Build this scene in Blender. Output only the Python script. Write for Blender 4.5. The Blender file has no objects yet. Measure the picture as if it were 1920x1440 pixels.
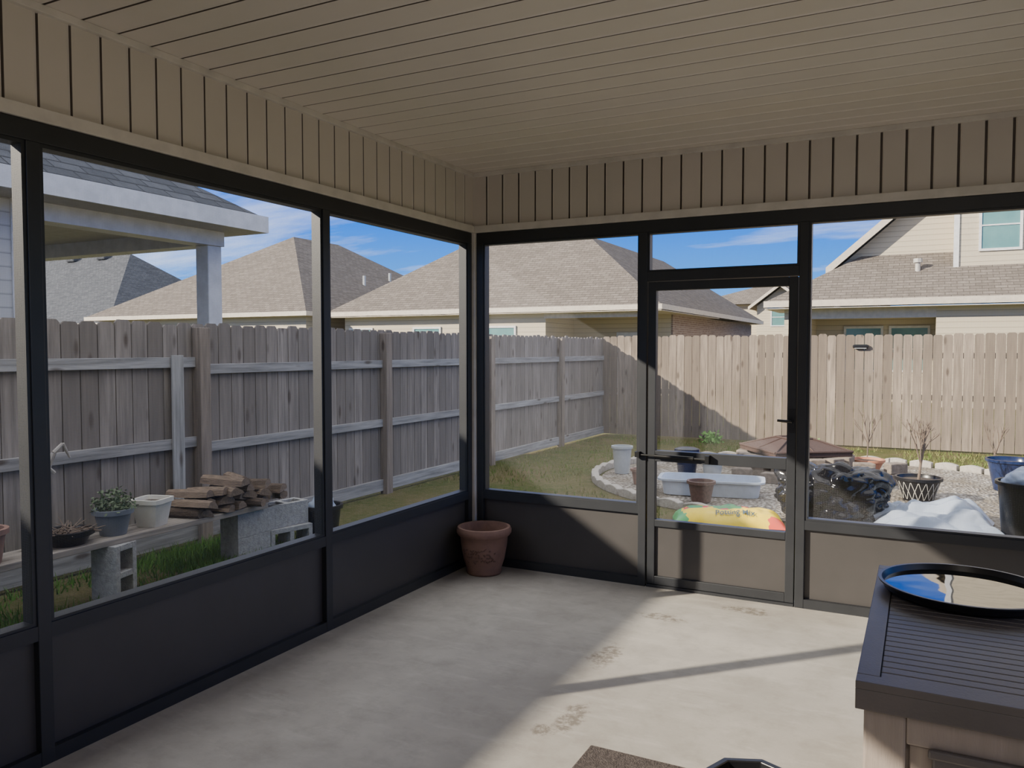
import bpy, math, random
from mathutils import Vector, Matrix, Euler, noise
random.seed(11)
COL = bpy.context.scene.collection

# ------------------------------------------------------------------ helpers
class MB:
    def __init__(s):
        s.v=[]; s.f=[]; s.mi=[]; s.t=[]
    def add(s, vs, fs, mi=0, tone=0.5, M=None):
        b=len(s.v)
        for p in vs:
            p=Vector(p)
            s.v.append(M@p if M is not None else p)
        for f in fs:
            s.f.append([b+i for i in f]); s.mi.append(mi); s.t.append(tone)
        return s
    def box(s,x0,x1,y0,y1,z0,z1,mi=0,tone=0.5,M=None):
        vs=[(x0,y0,z0),(x1,y0,z0),(x1,y1,z0),(x0,y1,z0),(x0,y0,z1),(x1,y0,z1),(x1,y1,z1),(x0,y1,z1)]
        return s.add(vs,[(0,3,2,1),(4,5,6,7),(0,1,5,4),(1,2,6,5),(2,3,7,6),(3,0,4,7)],mi,tone,M)
    def lathe(s,prof,n=32,mi=0,M=None,sx=1,sy=1,sq=0.0):
        vs=[];fs=[]
        k=len(prof)
        for i in range(n):
            a=2*math.pi*i/n
            c,q=math.cos(a),math.sin(a)
            if sq:
                g=1/((abs(c)**sq+abs(q)**sq)**(1/sq)); c*=g;q*=g
            for r,z in prof: vs.append((r*c*sx,r*q*sy,z))
        for i in range(n):
            j=(i+1)%n
            for m in range(k-1):
                fs.append((i*k+m,j*k+m,j*k+m+1,i*k+m+1))
        return s.add(vs,fs,mi,0.5,M)
    def tube(s,p0,p1,r0,r1,n=6,mi=0,cap=True):
        p0=Vector(p0);p1=Vector(p1);d=(p1-p0)
        if d.length<1e-6: return s
        q=d.to_track_quat('Z','Y').to_matrix()
        vs=[];fs=[]
        for (p,r) in ((p0,r0),(p1,r1)):
            for i in range(n):
                a=2*math.pi*i/n
                vs.append(p+q@Vector((r*math.cos(a),r*math.sin(a),0)))
        for i in range(n):
            j=(i+1)%n
            fs.append((i,j,n+j,n+i))
        if cap:
            fs.append(tuple(range(n))[::-1]); fs.append(tuple(range(n,2*n)))
        return s.add(vs,fs,mi)
    def obj(s,name,mats,parent=None,smooth=False,bevel=0,local=True,angle=35,sub=0):
        me=bpy.data.meshes.new(name)
        off=Vector((0,0,0))
        if parent is not None and not local: off=Vector(parent.location)
        me.from_pydata([tuple(p-off) for p in s.v],[],s.f)
        if not isinstance(mats,(list,tuple)): mats=[mats]
        for m in mats: me.materials.append(m)
        for p,mi in zip(me.polygons,s.mi): p.material_index=mi
        at=me.color_attributes.new('tone','FLOAT_COLOR','CORNER')
        for p,t in zip(me.polygons,s.t):
            for li in p.loop_indices: at.data[li].color=(t,t,t,1)
        me.validate(); me.update()
        if smooth:
            for p in me.polygons: p.use_smooth=True
            me.set_sharp_from_angle(angle=math.radians(angle))
        o=bpy.data.objects.new(name,me); COL.objects.link(o)
        if parent is not None: o.parent=parent
        if bevel:
            b=o.modifiers.new('bevel','BEVEL'); b.width=bevel; b.segments=2; b.limit_method='ANGLE'
        if sub:
            m=o.modifiers.new('sub','SUBSURF'); m.levels=sub; m.render_levels=sub
        return o

def root(name,loc,rz=0):
    e=bpy.data.objects.new(name,None); e.location=loc; e.rotation_euler=(0,0,rz)
    e.empty_display_size=0.1; COL.objects.link(e); return e
def info(o,label=None,category=None,group=None,kind=None):
    if label: o['label']=label
    if category: o['category']=category
    if group: o['group']=group
    if kind: o['kind']=kind
    return o

# ------------------------------------------------------------------ materials
def newmat(name):
    m=bpy.data.materials.new(name); m.use_nodes=True
    nt=m.node_tree; b=nt.nodes['Principled BSDF']
    return m,nt,b
def N(nt,t,**k):
    n=nt.nodes.new(t)
    for a,v in k.items(): setattr(n,a,v)
    return n
def mth(nt,op,a,b=None,c=None):
    n=N(nt,'ShaderNodeMath',operation=op)
    for i,x in enumerate((a,b,c)):
        if x is None: continue
        if isinstance(x,(int,float)): n.inputs[i].default_value=x
        else: nt.links.new(x,n.inputs[i])
    return n.outputs[0]
def mixc(nt,f,a,b):
    n=N(nt,'ShaderNodeMix',data_type='RGBA')
    for s,x in ((0,f),(6,a),(7,b)):
        if isinstance(x,(int,float)): n.inputs[s].default_value=x
        elif isinstance(x,tuple): n.inputs[s].default_value=(*x,1)
        else: nt.links.new(x,n.inputs[s])
    return n.outputs[2]
def coords(nt,scale=(1,1,1),kind='Object'):
    tc=N(nt,'ShaderNodeTexCoord'); mp=N(nt,'ShaderNodeMapping'); mp.inputs['Scale'].default_value=scale
    nt.links.new(tc.outputs[kind],mp.inputs[0]); return mp.outputs[0]
def ntex(nt,vec,scale,detail=4,rough=0.55):
    n=N(nt,'ShaderNodeTexNoise'); n.inputs['Scale'].default_value=scale
    n.inputs['Detail'].default_value=detail; n.inputs['Roughness'].default_value=rough
    nt.links.new(vec,n.inputs['Vector']); return n.outputs[0]
def remap(nt,x,a,b,c=0.0,d=1.0):
    n=N(nt,'ShaderNodeMapRange'); nt.links.new(x,n.inputs[0])
    for i,v in enumerate((a,b,c,d)): n.inputs[i+1].default_value=v
    return n.outputs[0]
def bump(nt,b,h,st=0.3,dist=0.01):
    n=N(nt,'ShaderNodeBump'); n.inputs['Strength'].default_value=st; n.inputs['Distance'].default_value=dist
    nt.links.new(h,n.inputs['Height']); nt.links.new(n.outputs[0],b.inputs['Normal'])
def mat(name,col,rough=0.6,col2=None,scale=8,metal=0,bmp=0,bscale=60,stretch=(1,1,1),spec=0.5,lo=0.35,hi=0.65):
    m,nt,b=newmat(name)
    b.inputs['Roughness'].default_value=rough; b.inputs['Metallic'].default_value=metal
    b.inputs['Specular IOR Level'].default_value=spec
    v=coords(nt,stretch)
    if col2 is None: col2=tuple(c*0.85 for c in col)
    f=remap(nt,ntex(nt,v,scale),lo,hi)
    nt.links.new(mixc(nt,f,col,col2),b.inputs['Base Color'])
    if bmp: bump(nt,b,ntex(nt,v,bscale),bmp)
    return m

M_vinyl=mat('vinyl_beige',(0.65,0.60,0.535),0.45,(0.62,0.57,0.505),2)
M_ceil=mat('vinyl_ceiling',(0.77,0.715,0.645),0.42,(0.74,0.685,0.615),2)
M_groove_shade=mat('vinyl_groove_shade',(0.24,0.20,0.17),0.6)  # darker beige paints extra shade into the groove faces
M_trimc=mat('vinyl_trim',(0.71,0.67,0.61),0.45)
M_alu=mat('bronze_aluminium',(0.026,0.028,0.032),0.42,(0.021,0.023,0.027),5)
M_kick=mat('bronze_kick_panel',(0.062,0.057,0.055),0.42,(0.054,0.050,0.048),3)
M_black=mat('black_plastic',(0.012,0.012,0.014),0.3)
M_blackmetal=mat('black_metal',(0.01,0.01,0.01),0.35)

def wood(name,c1,c2,ax,dark=(0.08,0.06,0.048),rough=0.85,stain=0.7):
    m,nt,b=newmat(name); b.inputs['Roughness'].default_value=rough; b.inputs['Specular IOR Level'].default_value=0.25
    sc={'z':(28,28,1.6),'y':(28,1.6,28),'x':(1.6,28,28)}[ax]
    at=N(nt,'ShaderNodeAttribute',attribute_name='tone')
    v=coords(nt,sc)
    g=ntex(nt,v,1.0,6,0.65)
    base=mixc(nt,at.outputs['Fac'],c1,c2)
    gr=remap(nt,g,0.38,0.68,0,0.9)
    c=mixc(nt,gr,base,tuple(x*0.36 for x in c1))
    sk={'z':(7,7,2.2),'y':(7,2.2,7),'x':(2.2,7,7)}[ax]
    vo=N(nt,'ShaderNodeTexVoronoi'); vo.inputs['Scale'].default_value=1.0
    nt.links.new(coords(nt,sk),vo.inputs['Vector'])
    kn=remap(nt,vo.outputs['Distance'],0.09,0.19,0.9,0)
    c=mixc(nt,kn,c,dark)
    s2={'z':(3.2,3.2,0.7),'y':(3,0.7,3),'x':(0.7,3,3)}[ax]
    bl=remap(nt,ntex(nt,coords(nt,s2),1.0,5,0.6),0.38,0.68,0,stain)
    c=mixc(nt,bl,c,tuple(x*0.42 for x in c1))
    nt.links.new(c,b.inputs['Base Color']); bump(nt,b,g,0.5,0.006); return m
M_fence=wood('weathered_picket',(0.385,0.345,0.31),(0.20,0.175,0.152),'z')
M_fence2=wood('weathered_picket_tan',(0.385,0.315,0.25),(0.20,0.158,0.122),'z')  # warmer tan wood for the back fence
M_rail=wood('weathered_rail',(0.42,0.42,0.42),(0.35,0.34,0.33),'y',stain=0.3)
M_post=wood('fence_post_wood',(0.34,0.285,0.235),(0.28,0.235,0.195),'z',stain=0.4)
M_plank=wood('bench_plank_wood',(0.42,0.38,0.335),(0.38,0.34,0.295),'y',stain=0.4)
M_brace=wood('pale_board',(0.44,0.44,0.43),(0.40,0.39,0.38),'z',stain=0.3)

def face_uv(nt):
    tc=N(nt,'ShaderNodeTexCoord'); s=N(nt,'ShaderNodeSeparateXYZ'); nt.links.new(tc.outputs['Object'],s.inputs[0])
    ge=N(nt,'ShaderNodeNewGeometry'); n=N(nt,'ShaderNodeSeparateXYZ'); nt.links.new(ge.outputs['Normal'],n.inputs[0])
    ax=mth(nt,'ABSOLUTE',n.outputs[0]); ay=mth(nt,'ABSOLUTE',n.outputs[1])
    g=mth(nt,'GREATER_THAN',ax,ay)
    u=mth(nt,'ADD',mth(nt,'MULTIPLY',g,s.outputs[1]),mth(nt,'MULTIPLY',mth(nt,'SUBTRACT',1.0,g),s.outputs[0]))
    cb=N(nt,'ShaderNodeCombineXYZ'); nt.links.new(u,cb.inputs[0]); nt.links.new(s.outputs[2],cb.inputs[1])
    return cb.outputs[0],s.outputs[2]
def shingle(name,c1,c2):
    m,nt,b=newmat(name); b.inputs['Roughness'].default_value=0.95; b.inputs['Specular IOR Level'].default_value=0.1
    uv,z=face_uv(nt)
    br=N(nt,'ShaderNodeTexBrick'); nt.links.new(uv,br.inputs['Vector'])
    br.inputs['Color1'].default_value=(*c1,1); br.inputs['Color2'].default_value=(*c2,1)
    br.inputs['Mortar'].default_value=(*[x*0.5 for x in c2],1)
    br.inputs['Scale'].default_value=1; br.inputs['Brick Width'].default_value=0.3; br.inputs['Row Height'].default_value=0.085
    br.inputs['Mortar Size'].default_value=0.008; br.inputs['Bias'].default_value=0.0
    f=remap(nt,ntex(nt,uv,7,5,0.7),0.4,0.65,0,0.5)
    nt.links.new(mixc(nt,f,br.outputs['Color'],tuple(x*0.65 for x in c2)),b.inputs['Base Color']); return m
M_sh_tan=shingle('tan_shingles',(0.215,0.187,0.162),(0.155,0.134,0.115))
M_sh_gray=shingle('gray_shingles',(0.12,0.126,0.137),(0.08,0.085,0.095))
def siding(name,c,pitch=0.11):
    m,nt,b=newmat(name); b.inputs['Roughness'].default_value=0.55
    uv,z=face_uv(nt)
    fr=mth(nt,'FRACT',mth(nt,'DIVIDE',z,pitch))
    l=remap(nt,fr,0.0,0.16,1,0)
    sh=mixc(nt,remap(nt,fr,0.1,1.0,0,0.12),c,tuple(x*0.6 for x in c))
    nt.links.new(mixc(nt,l,sh,tuple(x*0.5 for x in c)),b.inputs['Base Color']); bump(nt,b,fr,0.6,0.02); return m
M_sid_cream=siding('cream_lap_siding',(0.55,0.48,0.355),0.16)
M_sid_white=siding('white_lap_siding',(0.60,0.60,0.59))
M_white=mat('white_painted_trim',(0.68,0.68,0.67),0.5)
M_creamtrim=mat('cream_trim',(0.60,0.53,0.43),0.5)
M_soff=mat('soffit_paint',(0.50,0.47,0.42),0.6)
M_tealglass=mat('window_glass_teal',(0.10,0.22,0.22),0.1,(0.14,0.28,0.27),1.5)
M_darkglass=mat('window_glass_dark',(0.03,0.05,0.05),0.1)
m,nt,b=newmat('brown_brick'); br=N(nt,'ShaderNodeTexBrick'); uv,_=face_uv(nt); nt.links.new(uv,br.inputs['Vector'])
br.inputs['Color1'].default_value=(0.20,0.13,0.10,1); br.inputs['Color2'].default_value=(0.30,0.22,0.18,1); br.inputs['Mortar'].default_value=(0.4,0.37,0.33,1)
br.inputs['Scale'].default_value=1; br.inputs['Brick Width'].default_value=0.22; br.inputs['Row Height'].default_value=0.075; br.inputs['Mortar Size'].default_value=0.008
nt.links.new(br.outputs['Color'],b.inputs['Base Color']); b.inputs['Roughness'].default_value=0.9; M_brick=m
M_screen=mat('insect_screen_thread',(0.30,0.30,0.31),0.6,(0.26,0.26,0.27),2,spec=0.2)

# concrete floor
m,nt,b=newmat('porch_concrete'); v=coords(nt)
c=mixc(nt,remap(nt,ntex(nt,v,1.1,5,0.6),0.35,0.68),(0.47,0.44,0.39),(0.33,0.305,0.27))
c=mixc(nt,remap(nt,ntex(nt,v,6,9,0.72),0.46,0.70,0,0.5),c,(0.26,0.235,0.20))
c=mixc(nt,remap(nt,ntex(nt,coords(nt,(2,7,1)),1.5,8,0.7),0.53,0.78,0,0.6),c,(0.56,0.53,0.48))
sp=N(nt,'ShaderNodeSeparateXYZ'); nt.links.new(v,sp.inputs[0])
wn=ntex(nt,v,9,6,0.75); wob=mth(nt,'MULTIPLY',mth(nt,'SUBTRACT',wn,0.5),0.32)
fine=remap(nt,ntex(nt,v,28,4,0.7),0.40,0.56)
for (sx,sy,rx,ry) in ((-1.40,3.76,0.07,0.15),(-1.29,3.05,0.06,0.14),(-1.32,4.46,0.13,0.06),(-0.90,4.80,0.14,0.07),(-1.35,2.9,0.05,0.05)):
    dx=mth(nt,'DIVIDE',mth(nt,'SUBTRACT',sp.outputs[0],sx),rx); dy=mth(nt,'DIVIDE',mth(nt,'SUBTRACT',sp.outputs[1],sy),ry)
    d=mth(nt,'SQRT',mth(nt,'ADD',mth(nt,'MULTIPLY',dx,dx),mth(nt,'MULTIPLY',dy,dy)))
    d=mth(nt,'ADD',d,mth(nt,'MULTIPLY',wob,7))
    k=remap(nt,d,0.7,1.1,1,0)
    c=mixc(nt,mth(nt,'MULTIPLY',mth(nt,'MULTIPLY',k,fine),0.8),c,(0.15,0.125,0.095))
nt.links.new(c,b.inputs['Base Color']); b.inputs['Roughness'].default_value=0.72; bump(nt,b,ntex(nt,v,70,6),0.12,0.004); M_conc=m

# lawn
m,nt,b=newmat('winter_lawn'); v=coords(nt)
c=mixc(nt,remap(nt,ntex(nt,v,0.9,5,0.65),0.38,0.62),(0.075,0.10,0.028),(0.15,0.125,0.06))
c=mixc(nt,remap(nt,ntex(nt,v,14,6,0.7),0.45,0.7,0,0.7),c,(0.20,0.16,0.09))
c=mixc(nt,remap(nt,ntex(nt,v,60,3,0.7),0.5,0.7,0,0.6),c,(0.045,0.055,0.018))
nt.links.new(c,b.inputs['Base Color']); b.inputs['Roughness'].default_value=1; b.inputs['Specular IOR Level'].default_value=0.1; bump(nt,b,ntex(nt,v,60,5),0.8,0.03); M_lawn=m
m,nt,b=newmat('white_gravel'); vo=N(nt,'ShaderNodeTexVoronoi'); vo.inputs['Scale'].default_value=26; v=coords(nt); nt.links.new(v,vo.inputs['Vector'])
sc=N(nt,'ShaderNodeSeparateColor'); nt.links.new(vo.outputs['Color'],sc.inputs[0])
c=mixc(nt,sc.outputs[0],(0.60,0.56,0.50),(0.25,0.225,0.195)); c=mixc(nt,remap(nt,vo.outputs['Distance'],0.35,0.6,0,0.8),c,(0.12,0.10,0.08))
c=mixc(nt,remap(nt,ntex(nt,v,1.6,4,0.6),0.46,0.62,0,0.75),c,(0.18,0.15,0.11))
nt.links.new(c,b.inputs['Base Color']); b.inputs['Roughness'].default_value=0.9; b.inputs['Specular IOR Level'].default_value=0.2; bump(nt,b,mth(nt,'MULTIPLY',vo.outputs['Distance'],-1.0),0.9,0.03); M_gravel=m
M_blade=mat('grass_blade',(0.11,0.19,0.035),0.8,(0.22,0.20,0.08),3,spec=0.2)
M_blade2=mat('lush_grass_blade',(0.08,0.20,0.03),0.8,(0.13,0.24,0.05),3,spec=0.2)
M_leaf=mat('weed_leaf',(0.10,0.26,0.04),0.7,(0.16,0.34,0.07),5)
M_herb=mat('herb_leaf',(0.10,0.15,0.07),0.7,(0.16,0.20,0.12),30)
M_terra=mat('terracotta',(0.26,0.15,0.115),0.7,(0.20,0.115,0.09),12,bmp=0.15)
M_terra2=mat('orange_terracotta',(0.50,0.22,0.13),0.7,(0.42,0.18,0.1),12)
M_soil=mat('potting_soil',(0.05,0.035,0.025),0.95,(0.09,0.065,0.045),30,bmp=0.6)
M_cinder=mat('cinder_block_concrete',(0.40,0.40,0.395),0.95,(0.29,0.29,0.285),30,bmp=0.7,bscale=90)
M_bark=mat('log_bark',(0.12,0.085,0.06),0.95,(0.07,0.05,0.035),18,bmp=0.9,bscale=40,stretch=(1,5,5))
M_split=mat('split_wood',(0.25,0.185,0.13),0.85,(0.13,0.095,0.07),14,bmp=0.5,bscale=30,stretch=(1,7,7))
M_twig=mat('grey_twig',(0.20,0.15,0.11),0.85,(0.13,0.095,0.075),20)
M_drift=mat('pale_driftwood',(0.46,0.43,0.39),0.85,(0.32,0.29,0.26),20,bmp=0.4)
M_graypot=mat('slate_gray_plastic',(0.17,0.19,0.22),0.5)
M_whitepot=mat('white_ceramic',(0.66,0.64,0.57),0.45,(0.58,0.56,0.49),9)
M_palepot=mat('pale_gray_plastic',(0.46,0.49,0.50),0.45)
M_bluepot=mat('cobalt_glaze',(0.012,0.020,0.06),0.18,(0.018,0.032,0.095),9)
M_brownpot=mat('brown_basket_pot',(0.18,0.10,0.075),0.6,(0.12,0.07,0.05),40)
M_tub=mat('translucent_white_tub',(0.52,0.59,0.70),0.35)
M_edge=mat('edging_stone',(0.46,0.425,0.38),0.9,(0.35,0.32,0.28),20,bmp=0.4)
M_paver=mat('paver_block',(0.25,0.205,0.165),0.9,(0.16,0.13,0.105),16,bmp=0.5)
M_cover=mat('fire_pit_mesh_cover',(0.070,0.038,0.030),0.75,(0.048,0.028,0.023),60)
m,nt,b=newmat('black_trash_bag'); b.inputs['Base Color'].default_value=(0.007,0.007,0.009,1); b.inputs['Roughness'].default_value=0.11; b.inputs['Specular IOR Level'].default_value=0.45
M_bag=m
m,nt,b=newmat('plastic_sheeting'); b.inputs['Base Color'].default_value=(0.52,0.60,0.74,1); b.inputs['Roughness'].default_value=0.22; b.inputs['Transmission Weight'].default_value=0.4; b.inputs['IOR'].default_value=1.2
M_sheet=m
M_boxlid=mat('deck_box_lid_resin',(0.125,0.110,0.106),0.42,(0.105,0.093,0.09),6,bmp=0.1,bscale=120)
M_boxbody=mat('deck_box_body_resin',(0.34,0.285,0.25),0.5,(0.28,0.235,0.205),5,bmp=0.15,bscale=50,stretch=(6,6,0.5))
M_boxplank=mat('deck_box_panel_resin',(0.40,0.34,0.295),0.5,(0.27,0.225,0.195),3,stretch=(9,9,0.4))
m,nt,b=newmat('standing_water'); b.inputs['Base Color'].default_value=(0.01,0.012,0.015,1); b.inputs['Roughness'].default_value=0.02
b.inputs['Specular IOR Level'].default_value=1.0; b.inputs['IOR'].default_value=2.4; bump(nt,b,ntex(nt,coords(nt),3,2),0.05,0.03); M_water=m
M_mat=mat('door_mat_fibre',(0.055,0.042,0.037),0.95,(0.11,0.09,0.08),60,bmp=0.8,bscale=150)
m,nt,b=newmat('fill_lamp_glass'); b.inputs['Base Color'].default_value=(0.9,0.88,0.82,1); b.inputs['Emission Color'].default_value=(1,0.93,0.82,1); b.inputs['Emission Strength'].default_value=3; M_fill_lamp=m  # glowing glass of the added fill lamp

# ------------------------------------------------------------------ porch geometry constants
XL,YB=-2.913,5.03; XR=2.60; YH=-1.5; ZC=2.80; ZB=2.30
def grooved(mb,length,sp,place,h0,h1,gw=0.020,gd=0.020):
    pts=[];s=0.0
    while s<length:
        e=min(s+sp,length)
        pts+= [(s,0,0),(max(s,e-gw),0,1)]
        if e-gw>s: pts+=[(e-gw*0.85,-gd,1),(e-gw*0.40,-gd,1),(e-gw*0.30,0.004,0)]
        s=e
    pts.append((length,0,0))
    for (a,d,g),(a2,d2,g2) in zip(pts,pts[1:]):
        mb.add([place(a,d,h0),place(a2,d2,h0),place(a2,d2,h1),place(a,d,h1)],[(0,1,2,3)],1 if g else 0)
def structure(o): o['kind']='structure'; return o

o=MB().box(XL-0.12,XR+0.12,YH,YB+0.12,-0.14,0.0).obj('floor',M_conc,bevel=0.01); structure(o)
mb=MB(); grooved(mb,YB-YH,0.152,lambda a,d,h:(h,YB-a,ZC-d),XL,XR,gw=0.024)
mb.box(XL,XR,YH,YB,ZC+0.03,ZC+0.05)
structure(mb.obj('ceiling',[M_ceil,M_groove_shade]))
structure(MB().box(XL-0.3,XR+0.3,YH,YB+0.3,ZC+0.06,ZC+0.22).obj('roof',M_sh_gray))
def header(name,place,length,boxargs):
    mb=MB(); grooved(mb,length,0.127,place,2.42,ZC,gw=0.018); mb.box(*boxargs); structure(mb.obj(name,[M_vinyl,M_groove_shade]))
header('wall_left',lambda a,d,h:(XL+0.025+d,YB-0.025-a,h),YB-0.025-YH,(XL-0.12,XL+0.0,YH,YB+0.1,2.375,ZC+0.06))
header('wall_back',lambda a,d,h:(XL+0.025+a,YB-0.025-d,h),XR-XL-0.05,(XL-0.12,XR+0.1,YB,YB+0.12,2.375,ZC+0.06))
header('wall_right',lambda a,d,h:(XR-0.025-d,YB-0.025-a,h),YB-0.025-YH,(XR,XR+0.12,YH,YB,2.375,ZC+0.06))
mb=MB(); grooved(mb,XR-XL,0.127,lambda a,d,h:(XL+a,YH+d,h),0,ZC); mb.box(XL-0.1,XR+3,YH-0.25,YH-0.03,-0.1,ZC+0.2); structure(mb.obj('wall_front',[M_vinyl,M_groove_shade]))
tn=[0]
def trim(args,m,bev=0.003):
    tn[0]+=1; structure(MB().box(*args).obj('trim_%d'%tn[0],m,bevel=bev))
trim((XL+0.015,XL+0.05,YH,YB-0.015,2.375,2.425),M_trimc)
trim((XL+0.05,XR-0.05,YB-0.05,YB-0.015,2.375,2.425),M_trimc)
trim((XL+0.015,XL+0.048,YH,YB-0.015,2.770,2.80),M_trimc)
trim((XL+0.048,XR-0.05,YB-0.048,YB-0.015,2.770,2.80),M_trimc)
trim((XL-0.03,XL+0.060,YB-0.060,YB+0.03,0.0,2.375),M_trimc)
trim((XL-0.038,XL+0.038,YH,YB-0.062,ZB,2.374),M_alu)
trim((XL+0.062,XR,YB-0.038,YB+0.038,ZB,2.374),M_alu)
trim((XR-0.038,XR+0.038,YH,YB-0.05,ZB,2.374),M_alu)
ys=[YB-0.088,3.405,1.81,0.2,YH+0.03]
for y in ys: trim((XL-0.038,XL+0.038,y-0.026,y+0.026,0,ZB),M_alu)
for y in ys: trim((XR-0.038,XR+0.038,y-0.026,y+0.026,0,ZB),M_alu)
for x in (XL+0.088,-1.615,-0.635,0.95,XR-0.065): trim((x-0.026,x+0.026,YB-0.038,YB+0.038,0,ZB),M_alu)
# woven screen: real threads
def weave(mb,a0,a1,z0,z1,place,sp=0.006,w=0.00030):
    n=int((a1-a0)/sp)
    for i in range(n+1):
        a=a0+(a1-a0)*i/n; mb.add([place(a-w/2,z0),place(a+w/2,z0),place(a+w/2,z1),place(a-w/2,z1)],[(0,1,2,3)])
    n=int((z1-z0)/sp)
    for i in range(n+1):
        z=z0+(z1-z0)*i/n; mb.add([place(a0,z-w/2),place(a1,z-w/2),place(a1,z+w/2),place(a0,z+w/2)],[(0,1,2,3)])
    return mb
wn_=[0]
def bay_y(X,y0,y1,inn):
    wn_[0]+=1; r=root('window_%d'%wn_[0],(X,(y0+y1)/2,0)); structure(r)
    def P(name,mb,m): return mb.obj(name,m,parent=r,local=False)
    P('chair_rail',MB().box(X-0.036,X+0.036,y0,y1,0.475,0.53),M_alu)
    P('bottom_rail',MB().box(X-0.036,X+0.036,y0,y1,0.0,0.055),M_alu)
    s=inn*0.02
    P('kick_panel',MB().box(X-0.006,X+0.006,y0,y1,0.055,0.475),M_kick)
    mb=MB()
    mb.box(X-0.03,X+0.03,y0,y0+0.014,0.53,ZB).box(X-0.03,X+0.03,y1-0.014,y1,0.53,ZB).box(X-0.03,X+0.03,y0+0.014,y1-0.014,0.53,0.542).box(X-0.03,X+0.03,y0+0.014,y1-0.014,ZB-0.014,ZB)
    P('screen_frame',mb,M_alu)
    P('screen',weave(MB(),y0+0.014,y1-0.014,0.542,ZB-0.014,lambda a,z:(X+s,a,z)),M_screen)
def bay_x(Y,x0,x1,z0=0.0):
    wn_[0]+=1; r=root('window_%d'%wn_[0],((x0+x1)/2,Y,z0)); structure(r)
    def P(name,mb,m): return mb.obj(name,m,parent=r,local=False)
    zt=0.53
    if z0<0.1:
        P('chair_rail',MB().box(x0,x1,Y-0.036,Y+0.036,0.475,0.53),M_alu)
        P('bottom_rail',MB().box(x0,x1,Y-0.036,Y+0.036,0.0,0.055),M_alu)
        P('kick_panel',MB().box(x0,x1,Y-0.006,Y+0.006,0.055,0.475),M_kick)
    else: zt=z0
    mb=MB()
    mb.box(x0,x0+0.014,Y-0.03,Y+0.03,zt,ZB).box(x1-0.014,x1,Y-0.03,Y+0.03,zt,ZB).box(x0+0.014,x1-0.014,Y-0.03,Y+0.03,zt,zt+0.012).box(x0+0.014,x1-0.014,Y-0.03,Y+0.03,ZB-0.012,ZB)
    P('screen_frame',mb,M_alu)
    P('screen',weave(MB(),x0+0.014,x1-0.014,zt+0.012,ZB-0.012,lambda a,z:(a,Y,z)),M_screen)
for i in range(4): bay_y(XL,ys[i+1]+0.026,ys[i]-0.026,1)
bay_x(YB,XL+0.114,-1.641); bay_x(YB,-0.609,0.924); bay_x(YB,0.976,XR-0.091)
for i in range(4): bay_y(XR,ys[i+1]+0.026,ys[i]-0.026,-1)
bay_x(YB,-1.589,-0.661,2.045)
trim((-1.589,-0.661,YB-0.038,YB+0.038,1.985,2.045),M_alu)
D=root('door_1',(-1.125,YB,0)); structure(D)
x0,x1=-1.583,-0.667
def P(name,mb,m,**k): return mb.obj(name,m,parent=D,local=False,**k)
P('door_frame',MB().box(x0,x0+0.052,YB-0.028,YB+0.02,0.02,1.98).box(x1-0.052,x1,YB-0.028,YB+0.02,0.02,1.98)
  .box(x0+0.052,x1-0.052,YB-0.028,YB+0.02,1.925,1.98).box(x0+0.052,x1-0.052,YB-0.028,YB+0.02,0.825,0.895)
  .box(x0+0.052,x1-0.052,YB-0.028,YB+0.02,0.40,0.445).box(x0+0.052,x1-0.052,YB-0.028,YB+0.02,0.02,0.075),M_alu,bevel=0.003)
P('kick_panel',MB().box(x0+0.052,x1-0.052,YB-0.008,YB+0.004,0.075,0.40),M_kick)
for za,zb in ((0.445,0.825),(0.895,1.925)):
    P('screen',weave(MB(),x0+0.052,x1-0.052,za,zb,lambda a,z:(a,YB,z)),M_screen)
P('handle',MB().box(x1-0.04,x1-0.008,YB-0.036,YB-0.028,1.05,1.19).tube((x1-0.024,YB-0.036,1.12),(x1-0.024,YB-0.08,1.12),0.009,0.009,8).tube((x1-0.015,YB-0.078,1.12),(x1-0.10,YB-0.078,1.125),0.010,0.008,8),M_black)
P('door_closer',MB().tube((x0+0.06,YB-0.06,0.865),(x0+0.31,YB-0.06,0.86),0.013,0.013,12).tube((x0+0.31,YB-0.06,0.86),(x0+0.40,YB-0.06,0.858),0.006,0.006,8)
  .tube((x0-0.055,YB-0.06,0.866),(x0+0.06,YB-0.06,0.865),0.006,0.006,8).box(x0-0.07,x0-0.04,YB-0.075,YB-0.038,0.85,0.885).box(x0+0.385,x0+0.41,YB-0.075,YB-0.028,0.835,0.885),M_blackmetal,)
P('threshold',MB().box(x0,x1,YB-0.035,YB+0.035,0,0.018),M_alu)
# added fill lamp behind the camera, lifts the porch interior light
R=root('added_fill_lamp',(0.2,0.3,2.55)); info(R,'added fill lamp out of view, shaped as a round frosted ceiling light','fill lamp')
MB().lathe([(0,0.25),(0.17,0.25),(0.17,0.21),(0,0.21)],32).obj('fill_lamp_base',M_creamtrim,parent=R,smooth=True)
MB().lathe([(0,0.12),(0.08,0.128),(0.13,0.155),(0.155,0.21)],32).obj('fill_lamp_shade',M_fill_lamp,parent=R,smooth=True)
pl=bpy.data.lights.new('added_fill_bulb','POINT'); pl.energy=21; pl.shadow_soft_size=0.3; pl.color=(1.0,0.92,0.84)  # fill light added to brighten the porch interior
po=bpy.data.objects.new('added_fill_bulb',pl); COL.objects.link(po); po.parent=R; po.location=(0,0,-0.35)

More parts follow.
